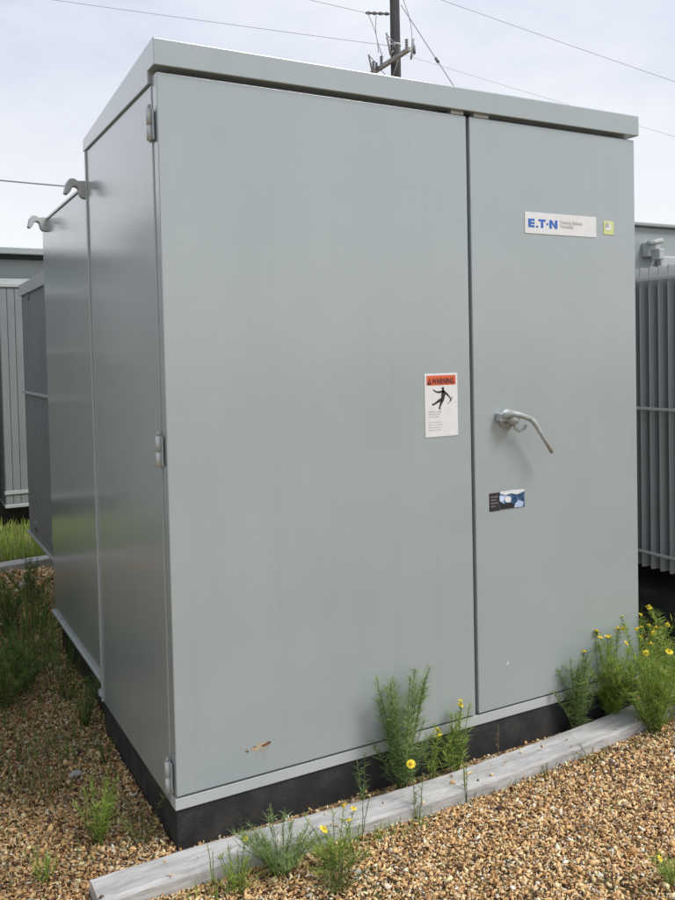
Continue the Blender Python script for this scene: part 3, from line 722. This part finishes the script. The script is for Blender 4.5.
tuft(.30, -.225, .055, 0, 240, 'bright', 'low green growth before the left half of the edging', 82, wd=.0028, group=None, name='ground_cover', kind='stuff', area=(.36, .035), droop=1.0)
tuft(-.27, .75, .055, 0, 900, 'olive', 'sparse low green growth in the gravel along the cabinet side', 83, wd=.003, group=None, name='ground_cover', kind='stuff', area=(.24, .70), droop=1.0)
# bright lawn strip before the far left unit
tuft(.15, 4.45, .13, 0, 9000, 'bright', 'bright green grass before the far left transformer', 70, wd=.008, group=None, name='grass', kind='stuff', area=(1.7, .62))
tuft(2.55, 1.0, .16, 0, 900, 'dark', 'dark grass between the two right hand transformers', 71, wd=.006, group=None, name='grass', kind='stuff', area=(.55, .8))
# dry litter: thin dead stems lying on the gravel
lt = Veg(); rr = random.Random(77)
for k in range(420):
    if k % 3: x, y = rr.uniform(-.5, 2.0), rr.uniform(-.85, -.19)
    else: x, y = rr.uniform(-.6, -.01), rr.uniform(-.05, 2.2)
    a_ = rr.uniform(0, 6.28); L = rr.uniform(.02, .09); pts = []
    for i in range(4): pts.append(Vector((x + math.cos(a_) * L * i / 3 + rr.uniform(-.003, .003), y + math.sin(a_) * L * i / 3 + rr.uniform(-.003, .003), .010 + rr.uniform(0, .008))))
    c = rr.choice(GREENS['dry']); f_ = rr.uniform(.5, 1.1); lt.stem(pts, .0011, .0006, tuple(v_ * f_ for v_ in c))
tag(lt.build('plant_litter'), 'dry broken stems scattered over the gravel', 'litter', kind='stuff')
# arching dead stalk by the corner
ar = Veg(); ar.stem([Vector(q) for q in ((-.19, .33, .02), (-.15, .27, .075), (-.10, .20, .095), (-.05, .12, .075), (-.025, .06, .02))], .0022, .0014, (.34, .27, .17))
tag(ar.build('dry_stalk'), 'arching dead stalk in the gravel beside the cabinet corner', 'stalk')
# a few pale stones
def stone(x, y, s_, label, seed):
    rr = random.Random(seed); bm = bmesh.new(); bmesh.ops.create_icosphere(bm, subdivisions=2, radius=s_)
    for v_ in bm.verts: v_.co = Vector((v_.co.x * 1.25, v_.co.y * .9, v_.co.z * .6)) * rr.uniform(.86, 1.1)
    me = bpy.data.meshes.new('stone'); bm.to_mesh(me); bm.free(); me.materials.append(M['concrete']); o = bpy.data.objects.new('stone', me); COL.objects.link(o)
    o.location = (x, y, s_ * .35); o.rotation_euler = (0, 0, rr.uniform(0, 6)); tag(o, label, 'stone', 'loose pale stones')
stone(.03, 3.18, .035, 'pale stone on the ground before the far left edging', 1)
stone(.375, -.335, .013, 'small white stone below the yellow flower before the edging', 2)
stone(-.155, .60, .020, 'pale stone in the gravel left of the cabinet side', 3)
stone(1.60, -.30, .013, 'small pale stone below the big flowering weed', 4)

# ------------------------------------------------------------------ utility pole and lines
PX, PY = 12.70, 19.25
pole = tag(empty('utility_pole', (PX, PY, 0)), 'dark wooden utility pole with crossarm behind the cabinet roof', 'utility pole')
m = MB(); m.tube([(0, 0, -.2), (0, 0, 6), (0, 0, 13.2)], [.19, .165, .135], M['wood'], 16); m.build('pole', pole)
m = MB(); ax = Vector((-.04, -.99, 0)).normalized()
def along(c, a0, a1, z, hw, hh, q, mt):
    p0 = c + ax * a0; p1 = c + ax * a1; side = Vector((ax.y, -ax.x, 0)) * hw
    tmp = bmesh.new(); vs = [tmp.verts.new((p.x + s_ * side.x, p.y + s_ * side.y, z + t_)) for p in (p0, p1) for s_ in (-1, 1) for t_ in (-hh, hh)]
    for f in ((0, 1, 3, 2), (4, 6, 7, 5), (0, 4, 5, 1), (2, 3, 7, 6), (0, 2, 6, 4), (1, 5, 7, 3)): tmp.faces.new([vs[i] for i in f])
    bmesh.ops.bevel(tmp, geom=tmp.edges[:], offset=.01, segments=1, affect='EDGES'); q._merge(tmp, mt)
cc = Vector((-.21, 0, 0))
along(cc, -1.15, 1.15, 9.80, .05, .065, m, M['armgrey']); m.build('crossarm', pole)
m = MB(); 
for s_ in (-1, 1): m.tube([tuple(cc + ax * .55 * s_ + Vector((0, 0, 9.74))), (-.16, 0, 9.25)], .014, M['steel'], 6)
m.build('brace', pole)
def insulator(base, d, L=.32, r0=.05, parent=pole):
    q = MB(); d = Vector(d).normalized(); base = Vector(base); pts = []; rad = []
    for i in range(9): pts.append(base + d * L * i / 8); rad.append(r0 if i % 2 else r0 * .45)
    q.tube(pts, rad, M['insul'], 12); return q.build('insulator', parent)
for a_ in (-1.0, -.5, .55, 1.0): insulator(cc + ax * a_ + Vector((0, 0, 9.865)), (0, 0, 1), .26, .055)
def fuse(p, tilt):
    q = MB(); p = Vector(p); q.tube([p, p + Vector((.0, 0, .22))], [.045, .035], M['insul'], 10); q.tube([p + Vector((-.12, 0, -.18)), p + Vector((-.12 + tilt, 0, .42))], .028, M['armgrey'], 8)
    q.tube([p + Vector((-.12, 0, -.16)), p], .014, M['steel'], 6); q.tube([p + Vector((-.12 + tilt, 0, .4)), p + Vector((0, 0, .2))], .014, M['steel'], 6); return q.build('fuse_cutout', pole)
fuse((-.36, -.5, 9.98), -.12); fuse((-.30, .6, 9.72), -.14); fuse((.26, -.6, 9.92), .10)
insulator((-.15, .05, 11.20), (-.86, .48, .06), .70, .055); insulator((-.15, .05, 12.0), (-.86, .48, -.3), .5, .055)
insulator((.15, 0, 11.78), (.86, -.48, .05), .5, .05)
m = MB()
for (a0, b0_, sg) in (((-.75, .3, 11.23), (-.52, .1, 10.05), .06), ((-.5, .2, 11.2), (-.25, .3, 10.0), -.08), ((.2, -.1, 11.7), (.3, -.4, 10.1), .09), ((-.2, 0, 10.5), (-.36, -.5, 10.2), -.12)):
    A_, B_ = Vector(a0), Vector(b0_); m.tube([A_.lerp(B_, i / 6) + Vector((sg * math.sin(math.pi * i / 6) * 1.5, 0, 0)) for i in range(7)], .011, M['wire'], 5)
m.build('jumper_wire', pole)
q = MB(); q.tube([(0, 0, 10.28), (0, 0, 10.34)], [.16, .16], M['steel'], 16); q.build('band', pole)
# a second crossarm lower down, hidden here by the roof
def line(name, a, b, sag, label, r0=.0065, cat='power line'):
    A_, B_ = Vector(a), Vector(b); q = MB()
    q.tube([A_.lerp(B_, i / 24) - Vector((0, 0, sag * 4 * (i / 24) * (1 - i / 24))) for i in range(25)], r0, M['wire'], 6)
    tag(q.build(name), label, cat, 'overhead wires')
def ext(a, b, t0, t1):
    A_, B_ = Vector(a), Vector(b); return A_.lerp(B_, t0), A_.lerp(B_, t1)
a, b = ext((4.36, 24.0, 11.83), (12.39, 19.43, 10.33), -1.2, 1.03); line('power_line', a, b, .05, 'thin wire crossing the sky from top left to the pole')
a, b = ext((10.58, 20.5, 11.68), (11.99, 19.69, 11.27), -4, 1.0); line('power_line', a, b, .0, 'short thin wire entering at the top left of the pole')
a, b = ext((13.96, 18.6, 11.6), (19.77, 15.24, 9.13), -.19, 2.2); line('power_line', a, b, .05, 'upper thin wire sloping down right from the pole')
a, b = ext((12.94, 19.11, 10.02), (19.71, 15.21, 7.53), .0, 2.2); line('power_line', a, b, .05, 'lower faint wire sloping down right above the cabinet roof', .004)
a, b = ext((12.85, 19.14, 11.45), (14.13, 18.41, 9.12), 0, 4.85); line('guy_wire', a, b, 0, 'thick guy wire slanting down right from the pole', .013, 'guy wire')
line('power_line', (2.55 - 8, 24.85 + 4.4, 7.9), (14.0, 18.5, 5.6), .35, 'dark cable low in the sky at left behind the cabinet', .022)
q = MB(); gA, gB = Vector((12.85, 19.14, 11.45)), Vector((14.13, 18.41, 9.12)); q.tube([gA.lerp(gB, .66), gA.lerp(gB, .72)], [.045, .045], M['insul'], 8)
tag(q.build('guy_insulator'), 'small dark insulator halfway down the slanting guy wire', 'insulator')
